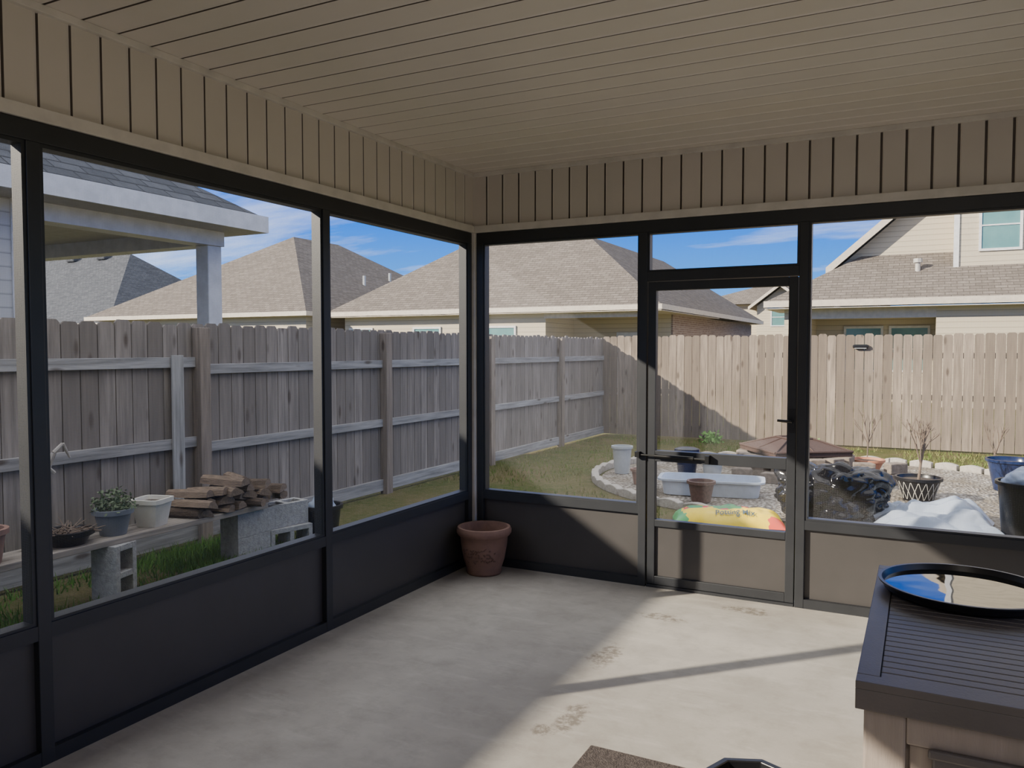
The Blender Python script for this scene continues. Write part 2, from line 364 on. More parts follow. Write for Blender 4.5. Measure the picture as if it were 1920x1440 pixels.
# ------------------------------------------------------------------ ground
GZ=-0.10
o=MB().add([(-120,-60,GZ),(120,-60,GZ),(120,160,GZ),(-120,160,GZ)],[(0,1,2,3)]).obj('ground',M_lawn); structure(o)
bc=(-1.0,10.25); bra,brb=2.75,2.35
def ell(a,k=1.0): return (bc[0]+bra*k*math.cos(a),bc[1]+brb*k*math.sin(a))
mb=MB(); n=64
vs=[(0,0,0.03)]; fs=[]
for ring,k in enumerate((0.5,1.0)):
    for i in range(n):
        a=2*math.pi*i/n; vs.append((bra*k*math.cos(a),brb*k*math.sin(a),0.03 if k<1 else 0.012))
for i in range(n):
    j=(i+1)%n; fs.append((0,1+i,1+j)); fs.append((1+i,1+n+i,1+n+j,1+j))
mb.add(vs,fs); r=mb.obj('gravel_bed',M_gravel,smooth=True); r.location=(bc[0],bc[1],GZ)
info(r,'oval bed of pale gravel in the winter lawn','gravel bed',kind='stuff')
def arch_block(L,W,H,name,m):
    mb=MB(); k=7; vs=[]; 
    pr=[(-L/2,0),(-L/2,H*0.75)]+[(-L/2+L*(i/k),H*0.75+H*0.25*math.sin(math.pi*i/k)) for i in range(1,k)]+[(L/2,H*0.75),(L/2,0)]
    nn=len(pr)
    for y in (-W/2,W/2):
        for (x,z) in pr: vs.append((x,y,z))
    fs=[tuple(range(nn)),tuple(range(2*nn-1,nn-1,-1))]+[(i,nn+i,nn+(i+1)%nn,(i+1)%nn) for i in range(nn)]
    mb.add(vs,fs); return mb.obj(name,m,bevel=0.008)
E=None; per=52
for i in range(per):
    a=2*math.pi*i/per; x,y=ell(a,1.03)
    if y<9.4 and x>-1.75: continue
    tx,ty=-bra*math.sin(a),brb*math.cos(a); rz=math.atan2(ty,tx)
    if E is None: E=arch_block(0.285,0.09,0.10,'edging_stone',M_edge); o=E
    else: o=E.copy(); COL.objects.link(o)
    o.location=(x,y,GZ); o.rotation_euler=(0,0,rz)
    info(o,'scalloped pale concrete edging stone around the gravel bed','edging stone','edging stones around the gravel bed')

def grass(name,n,region,h,label,avoid=True,m=M_blade):
    mb=MB(); c=0
    while c<n:
        x=random.uniform(region[0],region[1]); y=random.uniform(region[2],region[3])
        if avoid and (((x-bc[0])/(bra*1.1))**2+((y-bc[1])/(brb*1.1))**2<1): c+=1; continue
        if avoid and (-2.2<x<1.1 and 7.2<y<9): c+=1; continue
        if noise.noise(Vector((x*0.9,y*0.9,0)))<random.uniform(-0.5,0.15): c+=0.3; continue
        hh=h*random.uniform(0.4,1.2); a=random.uniform(0,6.28); w=0.006
        lx,ly=random.uniform(-.5,.5)*hh,random.uniform(-.5,.5)*hh
        mb.add([(x-w*math.cos(a),y-w*math.sin(a),GZ),(x+w*math.cos(a),y+w*math.sin(a),GZ),(x+lx,y+ly,GZ+hh)],[(0,1,2)]); c+=1
    o=mb.obj(name,m); info(o,label,'grass',kind='stuff'); return o
grass('grass',26000,(-5.38,-3.06,1.2,5.25),0.085,'short green grass between the porch and the wooden fence',False,M_blade2)
grass('grass',24000,(-5.38,3.0,5.3,14.3),0.06,'patchy winter grass in the back yard')

# ------------------------------------------------------------------ fences
def picket(mb,a0,a1,d0,d1,z0,z1,axis,tone):
    e=0.025
    pr=[(a0,z0),(a1,z0),(a1,z1-e),(a1-e,z1),(a0+e,z1),(a0,z1-e)]
    vs=[]
    for d in (d0,d1):
        for (a,z) in pr: vs.append((d,a,z) if axis=='y' else (a,d,z))
    fs=[tuple(range(6)),tuple(range(11,5,-1))]+[(i,6+i,6+(i+1)%6,(i+1)%6) for i in range(6)]
    mb.add(vs,fs,0,tone)
XF=-5.49; YF=14.5
fl=root('wooden_fence',(XF,5.75,GZ)); info(fl,'weathered gray wooden privacy fence with rails and posts showing','fence')
mb=MB(); y=-3.0
while y<YF-0.02:
    w=0.136; j=random.uniform(-0.015,0.015)
    picket(mb,y,y+w,XF-0.018+random.uniform(-.003,.003),XF,GZ+0.03,1.765+j,'y',random.random()); y+=w+0.008
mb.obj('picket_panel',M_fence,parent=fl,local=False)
posts=[-2.8,-0.4,2.2,4.83,7.45,9.93,12.4]
for p in posts: MB().box(XF+0.002,XF+0.095,p-0.055,p+0.055,GZ-0.05,1.73,tone=random.random()).obj('fence_post',M_post,parent=fl,local=False,bevel=0.004)
pp=posts+[YF]
for i in range(len(posts)):
    for k,(z,hh) in enumerate(((1.38,0.085),(0.71,0.085),(0.0,0.13))):
        dz=(0.06 if i<=2 else 0)*(k<2)
        MB().box(XF+0.002,XF+0.042,pp[i]+0.056,pp[i+1]-0.056 if i<len(posts)-1 else YF-0.03,z-hh/2+dz,z+hh/2+dz,tone=random.random()).obj('fence_rail',M_rail,parent=fl,local=False,bevel=0.003)
MB().box(XF+0.044,XF+0.068,4.52,4.63,0.22,1.50,tone=0.2).obj('brace_board',M_brace,parent=fl,local=False,bevel=0.003)
fb=root('wooden_fence',(0,YF,GZ)); info(fb,'sunlit tan wooden privacy fence with dog-eared pickets','fence')
mb=MB(); x=XF+0.01
while x<7.5:
    w=0.136; j=random.uniform(-0.016,0.016)
    picket(mb,x,x+w,YF,YF+0.018+random.uniform(-.003,.003),GZ+0.03,1.795+j,'x',random.random()); x+=w+0.008
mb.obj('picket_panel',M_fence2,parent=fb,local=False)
for z in (0.05,0.72,1.4): MB().box(XF,7.5,YF+0.022,YF+0.06,z,z+0.09).obj('fence_rail',M_rail,parent=fb,local=False)
sl=root('solar_light',(-0.93,YF-0.002,1.57)); info(sl,'small black solar light fixed to the sunlit fence','solar light')
MB().box(-0.12,0.12,-0.07,0,0,0.05).obj('housing',M_black,parent=sl,bevel=0.01)
MB().box(-0.10,0.10,-0.06,-0.005,0.051,0.056).obj('solar_panel',M_darkglass,parent=sl)
MB().box(-0.09,0.09,-0.065,-0.02,-0.012,-0.001).obj('lens',M_palepot,parent=sl)

# ------------------------------------------------------------------ houses
def hip(mb,x0,x1,y0,y1,z,p,mi=0,over=0):
    dx,dy=x1-x0,y1-y0; t=min(dx,dy)/2; zt=z+p*t
    if dx>=dy: a,b=(x0+t,(y0+y1)/2,zt),(x1-t,(y0+y1)/2,zt); F=[(0,1,5,4),(1,2,5),(2,3,4,5),(3,0,4)]
    else: a,b=((x0+x1)/2,y0+t,zt),((x0+x1)/2,y1-t,zt); F=[(0,1,4),(1,2,5,4),(2,3,5),(3,0,4,5)]
    mb.add([(x0,y0,z),(x1,y0,z),(x1,y1,z),(x0,y1,z),a,b],F,mi)
def fascia(mb,x0,x1,y0,y1,z,h=0.2,t=0.03):
    mb.box(x0,x1,y0-t,y0,z-h,z+0.02).box(x0,x1,y1,y1+t,z-h,z+0.02).box(x0-t,x0,y0-t,y1+t,z-h,z+0.02).box(x1,x1+t,y0-t,y1+t,z-h,z+0.02)
def win(r,x0,x1,Y,z0,z1,glass=M_tealglass,axis='x'):
    mb=MB(); t=0.07; 
    mb.box(x0-t,x1+t,Y-0.05,Y,z0-t,z0).box(x0-t,x1+t,Y-0.05,Y,z1,z1+t).box(x0-t,x0,Y-0.05,Y,z0,z1).box(x1,x1+t,Y-0.05,Y,z0,z1).box(x0,x1,Y-0.04,Y,(z0+z1)/2-0.02,(z0+z1)/2+0.02)
    w=mb.obj('window',M_white,parent=r,local=False)
    g=MB().box(x0,x1,Y-0.02,Y-0.005,z0,z1).obj('window_pane',glass); g.parent=w; g.location=-Vector(r.location)
H=root('neighboring_house',(-11,0,GZ)); info(H,'neighboring house with gray shingle roof, white fascia and open patio','house')
mb=MB(); hip(mb,-16.2,-6.2,-7,6.36,2.93,0.62); mb.obj('roof',M_sh_gray,parent=H,local=False)
mb=MB(); fascia(mb,-16.2,-6.2,-7,6.36,2.92,0.15); mb.obj('fascia',M_white,parent=H,local=False)
MB().box(-16.2,-6.2,-7,6.36,2.77,2.79).obj('soffit',M_soff,parent=H,local=False)
MB().box(-6.76,-6.54,4.0,6.13,2.62,2.77).box(-15.7,-6.76,5.93,6.13,2.62,2.77).obj('patio_beam',M_white,parent=H,local=False)
MB().box(-6.74,-6.56,5.93,6.11,GZ,2.62).box(-6.77,-6.53,5.90,6.14,GZ,0.1).obj('patio_column',M_white,parent=H,local=False,bevel=0.01)
MB().box(-15.7,-6.6,-6.6,4.0,GZ,2.77).obj('wall',M_sid_white,parent=H,local=False)
MB().box(-6.66,-6.585,3.95,4.015,GZ,2.77).obj('corner_trim',M_white,parent=H,local=False)
H=root('neighboring_house',(-51,36,GZ)); info(H,'distant house with dark gray hipped shingle roof','house')
mb=MB(); hip(mb,-62.5,-40.5,29.5,42.5,3.0,0.75); mb.obj('roof',M_sh_gray,parent=H,local=False)
MB().box(-62,-41,30,42,GZ,3.0).obj('wall',M_sid_cream,parent=H,local=False)
mb=MB(); fascia(mb,-62.5,-40.5,29.5,42.5,3.0); mb.obj('fascia',M_creamtrim,parent=H,local=False)
for x in (-52.5,-49.3): MB().box(x-0.45,x+0.45,35.4,36.3,7.55,7.95).obj('roof_vent',M_sh_gray,parent=H,local=False,bevel=0.1)
H=root('neighboring_house',(-27.4,31,GZ)); info(H,'single-storey cream house with peaked tan shingle roof','house')
mb=MB(); hip(mb,-34,-20.95,23.6,40,2.98,0.62); mb.obj('roof',M_sh_tan,parent=H,local=False)
MB().box(-33.5,-21.4,24.1,39.5,GZ,2.98).obj('wall',M_sid_cream,parent=H,local=False)
mb=MB(); fascia(mb,-34,-20.95,23.6,40,2.98,0.15); mb.obj('fascia',M_creamtrim,parent=H,local=False)
win(H,-26.5,-25.3,24.1,0.9,2.3); win(H,-23.5,-22.5,24.1,0.9,2.3)
for p in ((-23.5,30.5,4.4),(-24.2,33.5,4.8)): MB().tube(p,(p[0],p[1],p[2]+0.6),0.07,0.07,8).obj('vent_pipe',M_palepot,parent=H,local=False)
H=root('neighboring_house',(-13,31,GZ)); info(H,'cream-sided house with broad tan hipped roof and covered patio','house')
mb=MB(); hip(mb,-20.8,-7.36,24.6,32.7,2.97,0.71); hip(mb,-15.45,-7.36,24.6,42.5,2.971,0.71); mb.obj('roof',M_sh_tan,parent=H,local=False)
mb=MB(); fascia(mb,-20.8,-7.36,24.6,32.7,2.96,0.15); fascia(mb,-15.45,-7.36,32.75,42.5,2.96,0.15); mb.obj('fascia',M_creamtrim,parent=H,local=False)
MB().box(-20.8,-7.36,24.6,32.7,2.77,2.79).obj('soffit',M_creamtrim,parent=H,local=False)
MB().box(-20.3,-11.6,25.1,32.3,GZ,2.78).box(-11.6,-7.9,27.6,42,GZ,2.78).obj('wall',M_sid_cream,parent=H,local=False)
MB().box(-7.9,-7.84,27.6,42,GZ,2.78).obj('brick_wall',M_brick,parent=H,local=False)
MB().box(-8.05,-7.8,25.0,25.25,GZ,2.62).box(-11.6,-7.75,24.98,25.25,2.6,2.77).obj('patio_column',M_creamtrim,parent=H,local=False)
MB().box(-9.9,-9.0,27.55,27.6,GZ,2.15).obj('patio_door',M_white,parent=H,local=False)
for a,b in ((-20.0,-19.0),(-17.0,-15.9),(-14.6,-14.0),(-13.9,-12.8)): win(H,a,b,25.1,0.9,2.3)
H=root('neighboring_house',(2,30,GZ)); info(H,'two-storey cream-sided house with tan shingle roof and gable','house')
mb=MB()
x0,y0,t,z=-4.3,25.1,2.6,2.97
mb.add([(x0,y0,z),(12,y0,z),(12,y0+t,z+0.6*t),(x0+t,y0+t,z+0.6*t),(x0,38,z),(x0+t,38,z+0.6*t)],[(0,1,2,3),(0,3,5,4)])
def slab(mb,a,b,y0,y1,th):
    mb.add([(a[0],y0,a[1]),(b[0],y0,b[1]),(b[0],y1,b[1]),(a[0],y1,a[1]),(a[0],y0,a[1]+th),(b[0],y0,b[1]+th),(b[0],y1,b[1]+th),(a[0],y1,a[1]+th)],
           [(0,3,2,1),(4,5,6,7),(0,1,5,4),(1,2,6,5),(2,3,7,6),(3,0,4,7)])
slab(mb,(-2.75,4.0),(3.0,9.0),27.2,38,0.1); slab(mb,(3.0,9.0),(8.75,4.0),27.2,38,0.1)
mb.obj('roof',M_sh_tan,parent=H,local=False)
mb=MB(); slab(mb,(-2.8,3.86),(3.0,8.9),27.12,27.2,0.26); slab(mb,(3.0,8.9),(8.8,3.86),27.12,27.2,0.26)
mb.box(x0,12,y0-0.03,y0,z-0.17,z+0.02).box(x0-0.03,x0,y0-0.03,38,z-0.17,z+0.02); mb.obj('fascia',M_creamtrim,parent=H,local=False)
MB().box(x0,12,y0,28,2.75,2.77).obj('soffit',M_soff,parent=H,local=False)
mb=MB(); mb.add([(-2.4,27.6,2.9),(8.4,27.6,2.9),(8.4,27.6,4.2),(3,27.6,8.9),(-2.4,27.6,4.2)],[(0,1,2,3,4)])
mb.box(0.8,8,26.75,27.6,3.6,8.0); mb.obj('upper_wall',M_sid_cream,parent=H,local=False)
MB().box(0.72,0.86,26.7,26.76,3.8,8.0).obj('corner_trim',M_white,parent=H,local=False)
MB().box(-3.8,12,27.6,37,GZ,2.75).box(0.3,12,25.6,27.6,GZ,2.75).box(-3.8,-3.1,25.6,27.6,GZ,2.75).obj('wall',M_sid_cream,parent=H,local=False)
MB().box(-3.1,0.3,25.6,25.7,2.45,2.75).obj('patio_beam',M_creamtrim,parent=H,local=False)
win(H,1.42,2.35,26.75,4.43,5.75); win(H,-2.2,-1.2,27.6,0.9,2.2); win(H,-0.9,0.1,27.6,0.9,2.2)
MB().tube((-0.2,26.6,3.8),(-0.2,26.6,4.15),0.07,0.07,8).tube((-0.2,26.6,4.10),(-0.2,26.6,4.22),0.12,0.12,8).obj('vent_pipe',M_soff,parent=H,local=False)
H=root('neighboring_house',(-8,54,GZ)); info(H,'far cream house with tan roof beyond the fence','house')
mb=MB(); hip(mb,-14,-2,52,62,4.4,0.35); 
slab(mb,(-9.6,4.0),(-7.8,5.4),50.6,56,0.1); slab(mb,(-7.8,5.4),(-6.0,4.0),50.6,56,0.1); mb.obj('roof',M_sh_tan,parent=H,local=False)
mb=MB(); mb.box(-13.5,-2.5,52.5,61,GZ,4.4); mb.box(-9.2,-6.4,51,52.5,GZ,4.2); mb.add([(-9.2,51,4.2),(-6.4,51,4.2),(-7.8,51,5.3)],[(0,1,2)]); mb.obj('wall',M_sid_cream,parent=H,local=False)
mb=MB(); slab(mb,(-9.65,3.95),(-7.8,5.35),50.5,50.6,0.2); slab(mb,(-7.8,5.35),(-5.95,3.95),50.5,50.6,0.2); mb.obj('fascia',M_creamtrim,parent=H,local=False)
win(H,-8.3,-7.5,51,3.0,4.0)

# ------------------------------------------------------------------ pots and plants
def pot_profile(r,h,rb,th=0.012,rim=0.0,rimh=0.03):
    if rim: return [(0,0),(rb,0),(r*0.96,h-rimh),(r+rim,h-rimh),(r+rim,h),(r-th,h),(r-th-0.005,h*0.85),(rb*0.9,h*0.5)]
    return [(0,0),(rb,0),(rb+(r-rb)*0.5,h*0.5),(r,h),(r-th,h),(r-th*1.5,h*0.86),(rb*0.85,h*0.5)]
def pot(name,loc,r,h,rb,m,label,cat='plant pot',rim=0.012,soil=True,sq=0,n=32,rz=0,sx=1,sy=1):
    R=root(name,loc,rz); info(R,label,cat)
    MB().lathe(pot_profile(r,h,rb,rim=rim),n=n,sq=sq,sx=sx,sy=sy).obj('pot_body',m,parent=R,smooth=True)
    if soil:
        MB().lathe([(0,h*0.85+0.01),(r*0.5,h*0.86+0.006),(r-0.018,h*0.85)],n=24,sq=sq,sx=sx,sy=sy).obj('soil',M_soil,parent=R,smooth=True)
    return R
def branchy(mb,p,d,L,r,depth,spread=0.6):
    q=p+d*L
    mb.tube(p,q,r,r*0.7,6)
    if depth==0: return
    for k in range(random.choice((2,2,3))):
        nd=(d+Vector((random.uniform(-1,1),random.uniform(-1,1),random.uniform(-0.2,0.6)))*spread).normalized()
        branchy(mb,p+d*L*random.uniform(0.6,1.0),nd,L*random.uniform(0.55,0.8),r*0.62,depth-1,spread)
def leafball(mb,c,R,n,s):
    for i in range(n):
        d=Vector((random.gauss(0,1),random.gauss(0,1),abs(random.gauss(0,1)))).normalized()*R*random.uniform(0.3,1)
        p=Vector(c)+d; u=Vector((random.uniform(-1,1),random.uniform(-1,1),random.uniform(-1,1))).normalized(); w=u.orthogonal().normalized()
        mb.add([p,p+u*s*0.5+w*s*0.22,p+u*s,p+u*s*0.5-w*s*0.22],[(0,1,2,3)])

R=root('terracotta_pot',(-2.685,4.80,0)); info(R,'large brown terracotta pot with rolled rim on the porch floor','plant pot')
MB().lathe([(0,0),(0.115,0),(0.125,0.015),(0.118,0.03),(0.142,0.10),(0.160,0.20),(0.166,0.262),(0.178,0.268),(0.19,0.285),(0.192,0.305),(0.182,0.325),(0.165,0.325),(0.155,0.28),(0.135,0.16),(0.1,0.05)],48).obj('pot_body',M_terra,parent=R,smooth=True,angle=60)
MB().lathe([(0,0.20),(0.08,0.205),(0.142,0.2)],32).obj('soil',M_soil,parent=R,smooth=True)
mb=MB()
for k in range(13):
    a=math.radians(-118+k*7)
    for z0 in (0.11,0.135,0.16,0.185):
        rr=0.1435+(z0-0.10)*0.17
        if random.random()<0.8:
            a2=a+random.uniform(0.05,0.12)
            mb.tube((rr*math.cos(a),rr*math.sin(a),z0),(rr*math.cos(a2),rr*math.sin(a2),z0+random.uniform(-0.02,0.02)),0.006,0.004,5)
mb.obj('carved_ornament',mat('terracotta_relief',(0.15,0.085,0.065),0.8),parent=R)

# deck box
R=root('deck_box',(0.19,2.845,0)); info(R,'dark taupe resin deck box with plank-look lid and panels','deck box')
hx,hy=0.33,0.625
mb=MB(); mb.box(-hx+0.03,hx-0.03,-hy+0.05,hy-0.03,0.02,0.60)
mb.box(-hx+0.02,-hx+0.12,-hy+0.02,-hy+0.06,0.0,0.615).box(hx-0.12,hx-0.02,-hy+0.02,-hy+0.06,0.0,0.615).box(-hx+0.12,hx-0.12,-hy+0.02,-hy+0.06,0.54,0.615).box(-hx+0.12,hx-0.12,-hy+0.02,-hy+0.06,0,0.07)
mb.box(-hx+0.02,-hx+0.04,-hy+0.06,hy-0.02,0,0.615).box(hx-0.04,hx-0.02,-hy+0.06,hy-0.02,0,0.615)
mb.obj('body',M_boxbody,parent=R,bevel=0.006)
mb=MB(); n=5; w=(2*hx-0.25)/n
for i in range(n): mb.box(-hx+0.125+i*w+0.003,-hx+0.125+(i+1)*w-0.003,-hy+0.035,-hy+0.052,0.072,0.538)
mb.obj('front_panel',M_boxplank,parent=R,bevel=0.004)
MB().box(-0.15,0.15,-hy+0.012,-hy+0.034,0.47,0.53).box(-0.16,0.16,-hy+0.005,-hy+0.02,0.52,0.545).obj('handle',M_boxlid,parent=R,bevel=0.006)
mb=MB(); mb.box(-hx,hx,-hy,hy,0.618,0.672)
mb.box(-hx,hx,-hy,-hy+0.055,0.672,0.692).box(-hx,hx,hy-0.055,hy,0.672,0.692).box(-hx,-hx+0.055,-hy+0.055,hy-0.055,0.672,0.692).box(hx-0.055,hx,-hy+0.055,hy-0.055,0.672,0.692)
n=26; w=(2*hy-0.114)/n
for i in range(n): mb.box(-hx+0.057,hx-0.057,-hy+0.057+i*w+0.002,-hy+0.057+(i+1)*w-0.002,0.672,0.688)
mb.obj('lid',M_boxlid,parent=R,bevel=0.002)
R=root('plant_saucer',(0.145,3.17,0.693)); info(R,'wide round black plastic saucer holding water on the deck box','saucer')
MB().lathe([(0,0),(0.235,0),(0.258,0.012),(0.268,0.033),(0.275,0.035),(0.275,0.040),(0.264,0.040),(0.254,0.018),(0.23,0.008),(0,0.008)],64).obj('tray',M_black,parent=R,smooth=True)
MB().lathe([(0,0.020),(0.12,0.020),(0.2545,0.020)],64).obj('water',M_water,parent=R,smooth=True)
o=MB().box(-0.24,0.24,-0.40,0.40,0.0,0.014).obj('door_mat',M_mat,bevel=0.005); o.location=(-0.88,2.45,0.0005); info(o,'dark brown fibre door mat lying on the concrete','door mat')
R=root('planter',(-0.43,2.42,0)); info(R,'empty black eight-sided plastic planter on the concrete','plant pot')
MB().lathe([(0,0),(0.10,0),(0.135,0.215),(0.155,0.22),(0.155,0.25),(0.133,0.25),(0.125,0.2),(0.095,0.012),(0,0.012)],8).obj('pot_body',M_black,parent=R,bevel=0.003)

# ------------------------------------------------------------------ bench
def cinder():
    mb=MB(); L,W,Hh=0.39,0.19,0.19; t=0.038
    mb.box(-L/2,L/2,-W/2,-W/2+t,-Hh/2,Hh/2).box(-L/2,L/2,W/2-t,W/2,-Hh/2,Hh/2)
    for x in (-L/2,-t/2,L/2-t): mb.box(x,x+t,-W/2+t,W/2-t,-Hh/2,Hh/2)
    return mb.obj('cinder_block',M_cinder,bevel=0.003)
C=cinder(); first=True
def place_c(loc,rot,label):
    global first
    if first: o=C; first=False
    else: o=C.copy(); COL.objects.link(o)
    o.location=loc; o.rotation_euler=rot; info(o,label,'cinder block','cinder blocks under the plank bench')
place_c((-4.66,3.40,GZ+0.195),(0,math.pi/2,math.radians(14)),'gray cinder block standing on end under the plank')
place_c((-4.74,4.64,GZ+0.095),(0,0,math.pi/2),'gray cinder block lying flat under the plank end')
place_c((-4.74,4.64,GZ+0.286),(0,0,math.pi/2),'gray cinder block lying flat under the plank end')
place_c((-4.68,5.0,GZ+0.095),(math.pi/2,0,math.radians(75)),'gray cinder block beside the plank bench')
place_c((-4.72,5.0,GZ+0.286),(0,0,math.radians(80)),'gray cinder block stacked beside the plank bench')
PZ=0.288
o=MB().box(-0.14,0.14,-1.55,1.30,0,0.04).obj('bench_plank',M_plank,bevel=0.004); o.location=(-4.74,3.42,PZ+0.002); info(o,'long weathered plank laid across cinder blocks as a bench','plank')
PT=PZ+0.043
R=pot('potted_herb',(-4.73,3.45,PT),0.115,0.17,0.08,M_graypot,'slate gray pot with bushy green herb on the plank bench')
mb=MB(); leafball(mb,(0,0,0.16),0.15,520,0.032); mb.obj('foliage',M_herb,parent=R)
pot('square_pot',(-4.73,3.75,PT),0.105,0.19,0.075,M_whitepot,'square white ceramic pot on the plank bench',sq=8,rim=0.006,rz=0.3)
R=pot('bowl_planter',(-4.74,3.14,PT),0.14,0.09,0.10,M_black,'shallow black bowl planter with dead twigs on the bench')
mb=MB()
for i in range(60):
    a=random.uniform(0,6.28); p=Vector((random.uniform(-.1,.1),random.uniform(-.1,.1),0.08)); d=Vector((math.cos(a),math.sin(a),random.uniform(-0.1,0.5))).normalized()
    mb.tube(p,p+d*random.uniform(0.06,0.15),0.005,0.002,4)
mb.obj('dead_stems',M_twig,parent=R)
pot('terracotta_pot',(-4.72,2.62,PT),0.12,0.2,0.09,M_terra,'reddish brown pot on the plank bench')
mb=MB(); p=Vector((0,0,0))
for k,(dx,dy) in enumerate(((.02,0.01),(-.02,.01),(.0,-.02),(.01,.01),(0.02,0.02),(0.02,0.03))):
    q=p+Vector((dx,dy,0.1)); mb.tube(p,q,0.032-0.003*k,0.030-0.003*k,8); p=q
mb.tube(p,p+Vector((0.01,0.05,0.05)),0.014,0.011,8); mb.tube(p+Vector((0.01,0.05,0.05)),p+Vector((0.0,0.10,-0.04)),0.011,0.006,8)
mb.tube(p+Vector((0,0,-0.12)),p+Vector((0,-0.1,-0.02)),0.012,0.006,8)
o=mb.obj('driftwood_branch',M_drift,smooth=True); o.location=(-4.66,2.92,PT); info(o,'pale crooked driftwood branch standing on the bench','branch')
def log(kind):
    mb=MB(); L=0.36; n=9 if kind==0 else (6 if kind==1 else 7)
    if kind==0: pr=[(0.046*math.cos(2*math.pi*i/n),0.040*math.sin(2*math.pi*i/n)) for i in range(n)]; bark=set(range(n))
    elif kind==1: pr=[(-0.065,-0.030),(0.065,-0.030),(0.055,-0.005),(0.02,0.028),(-0.01,0.035),(-0.045,0.015)]; bark={1,2,3}
    else: pr=[(-0.07,-0.028),(0.055,-0.032),(0.068,-0.01),(0.05,0.02),(0.015,0.033),(-0.03,0.03),(-0.062,0.003)]; bark={2,3,4,5}
    S=5; vs=[]
    for k in range(S+1):
        x=-L/2+L*k/S
        for (y,z) in pr:
            f=1+0.2*noise.noise(Vector((x*9,y*30+kind*7,z*30))); vs.append((x,y*f,z*f))
    for k in range(S):
        for i in range(n):
            j=(i+1)%n; mb.add([vs[k*n+i],vs[(k+1)*n+i],vs[(k+1)*n+j],vs[k*n+j]],[(0,1,2,3)],0 if i in bark else 1)
    mb.add(vs[:n],[tuple(range(n))[::-1]],1); mb.add(vs[-n:],[tuple(range(n))],1)
    return mb.obj('firewood_log',[M_bark,M_split])
logs=[log(0),log(1),log(2)]; used=[False]*3
rows=[(8,0.0),(7,0.05),(5,0.10),(2,0.38)]
z=PT+0.034
cnt_=0
for ri,(cnt,off) in enumerate(rows):
    for i in range(cnt):
        k=cnt_ if cnt_<3 else random.choice((1,1,2,2,0)); cnt_+=1
        if used[k]: o=logs[k].copy(); COL.objects.link(o)
        else: o=logs[k]; used[k]=True
        o.location=(-4.74+random.uniform(-0.05,0.05),4.02+off+i*0.128,z)
        o.rotation_euler=(random.uniform(-0.25,0.25),random.uniform(-0.05,0.05),random.choice((-1,1))*random.uniform(0.1,0.4)); s=random.uniform(0.82,0.97); o.scale=(random.uniform(0.75,1.1),s,s)
        info(o,'split firewood log with bark stacked on the plank bench','firewood','split firewood on the plank bench')
    z+=0.062
R=pot('bucket',(-4.60,5.36,GZ),0.165,0.31,0.125,M_black,'black plastic bucket with clear bag inside beside cinder blocks','bucket',soil=False)
def vor(p): return noise.voronoi(p)[0][0]
def crumple(name,rx,ry,rz,m,parent=None,amp=0.25,freq=2.0,n1=40,n2=24,seed=0,flat=True):
    mb=MB(); vs=[];fs=[]
    for j in range(n2+1):
        ph=math.pi*j/n2
        for i in range(n1):
            a=2*math.pi*i/n1; d=Vector((math.sin(ph)*math.cos(a),math.sin(ph)*math.sin(a),math.cos(ph)))
            q=d*freq+Vector((seed,seed*2,0)); q=q+0.35*Vector((noise.noise(q*1.5),noise.noise(q*1.5+Vector((9,0,0))),noise.noise(q*1.5+Vector((0,9,0)))))
            f=1+amp*(0.9*noise.noise(q*0.6)+0.35-0.75*vor(q)-0.38*vor(q*2.3)-0.10*vor(q*5))
            p=Vector((d.x*rx,d.y*ry,d.z*rz))*f
            if flat: p.z=max(p.z,-rz*0.6)
            vs.append(p+Vector((0,0,rz*0.6 if flat else 0)))
    for j in range(n2):
        for i in range(n1):
            k=(i+1)%n1; fs.append((j*n1+i,(j+1)*n1+i,(j+1)*n1+k,j*n1+k))
    mb.add(vs,fs); return mb.obj(name,m,parent=parent,smooth=True,angle=80)
b_=crumple('plastic_liner',0.13,0.13,0.12,M_sheet,parent=R,seed=5); b_.location=(0,0,0.2)

# ------------------------------------------------------------------ yard objects
pot('garden_pot',(-3.50,9.98,GZ+0.02),0.13,0.36,0.095,M_palepot,'tall pale gray plastic pot at the gravel bed edge',soil=False)
pot('terracotta_pot',(-3.02,9.25,GZ+0.02),0.10,0.19,0.07,M_terra,'small terracotta pot on the gravel')
R=pot('glazed_pot',(-2.67,10.1,GZ+0.03),0.15,0.34,0.11,M_bluepot,'dark blue glazed pot with lid on the gravel',soil=False)
MB().lathe([(0,0.37),(0.10,0.365),(0.155,0.345),(0.155,0.33),(0,0.33)],32).obj('lid',M_black,parent=R,smooth=True)
pot('garden_pot',(-2.32,10.0,GZ+0.03),0.13,0.26,0.10,M_palepot,'pale gray ribbed pot beside the blue pot')
R=root('storage_tub',(-2.10,9.0,GZ+0.03),0.18); info(R,'long translucent white plastic storage tub on the gravel','tub')
MB().lathe([(0,0),(0.92,0),(0.96,0.15),(1.04,0.155),(1.04,0.175),(0.97,0.175),(0.9,0.02),(0,0.018)],56,sx=0.56,sy=0.27,sq=7).obj('tub_body',M_tub,parent=R,smooth=True)
pot('basket_pot',(-2.08,8.46,GZ+0.03),0.14,0.22,0.10,M_brownpot,'woven brown pot in front of the white tub')
R=root('potting_mix_bag',(-1.62,7.62,GZ+0.005),0.25); info(R,'yellow potting mix bag with green and red print on grass','bag of soil')
bx,by=0.50,0.27
def bagz(x,y):
    u=min(1,abs(x)/bx); v=min(1,abs(y)/by)
    f=(1-u**5)**0.6*(1-v**2.4)**0.7
    return 0.015+0.135*f*(1+0.22*noise.noise(Vector((x*5,y*5,3))))+0.014*noise.noise(Vector((x*14,y*14,0)))*f
mb=MB(); nx,ny=48,26; vs=[];fs=[]
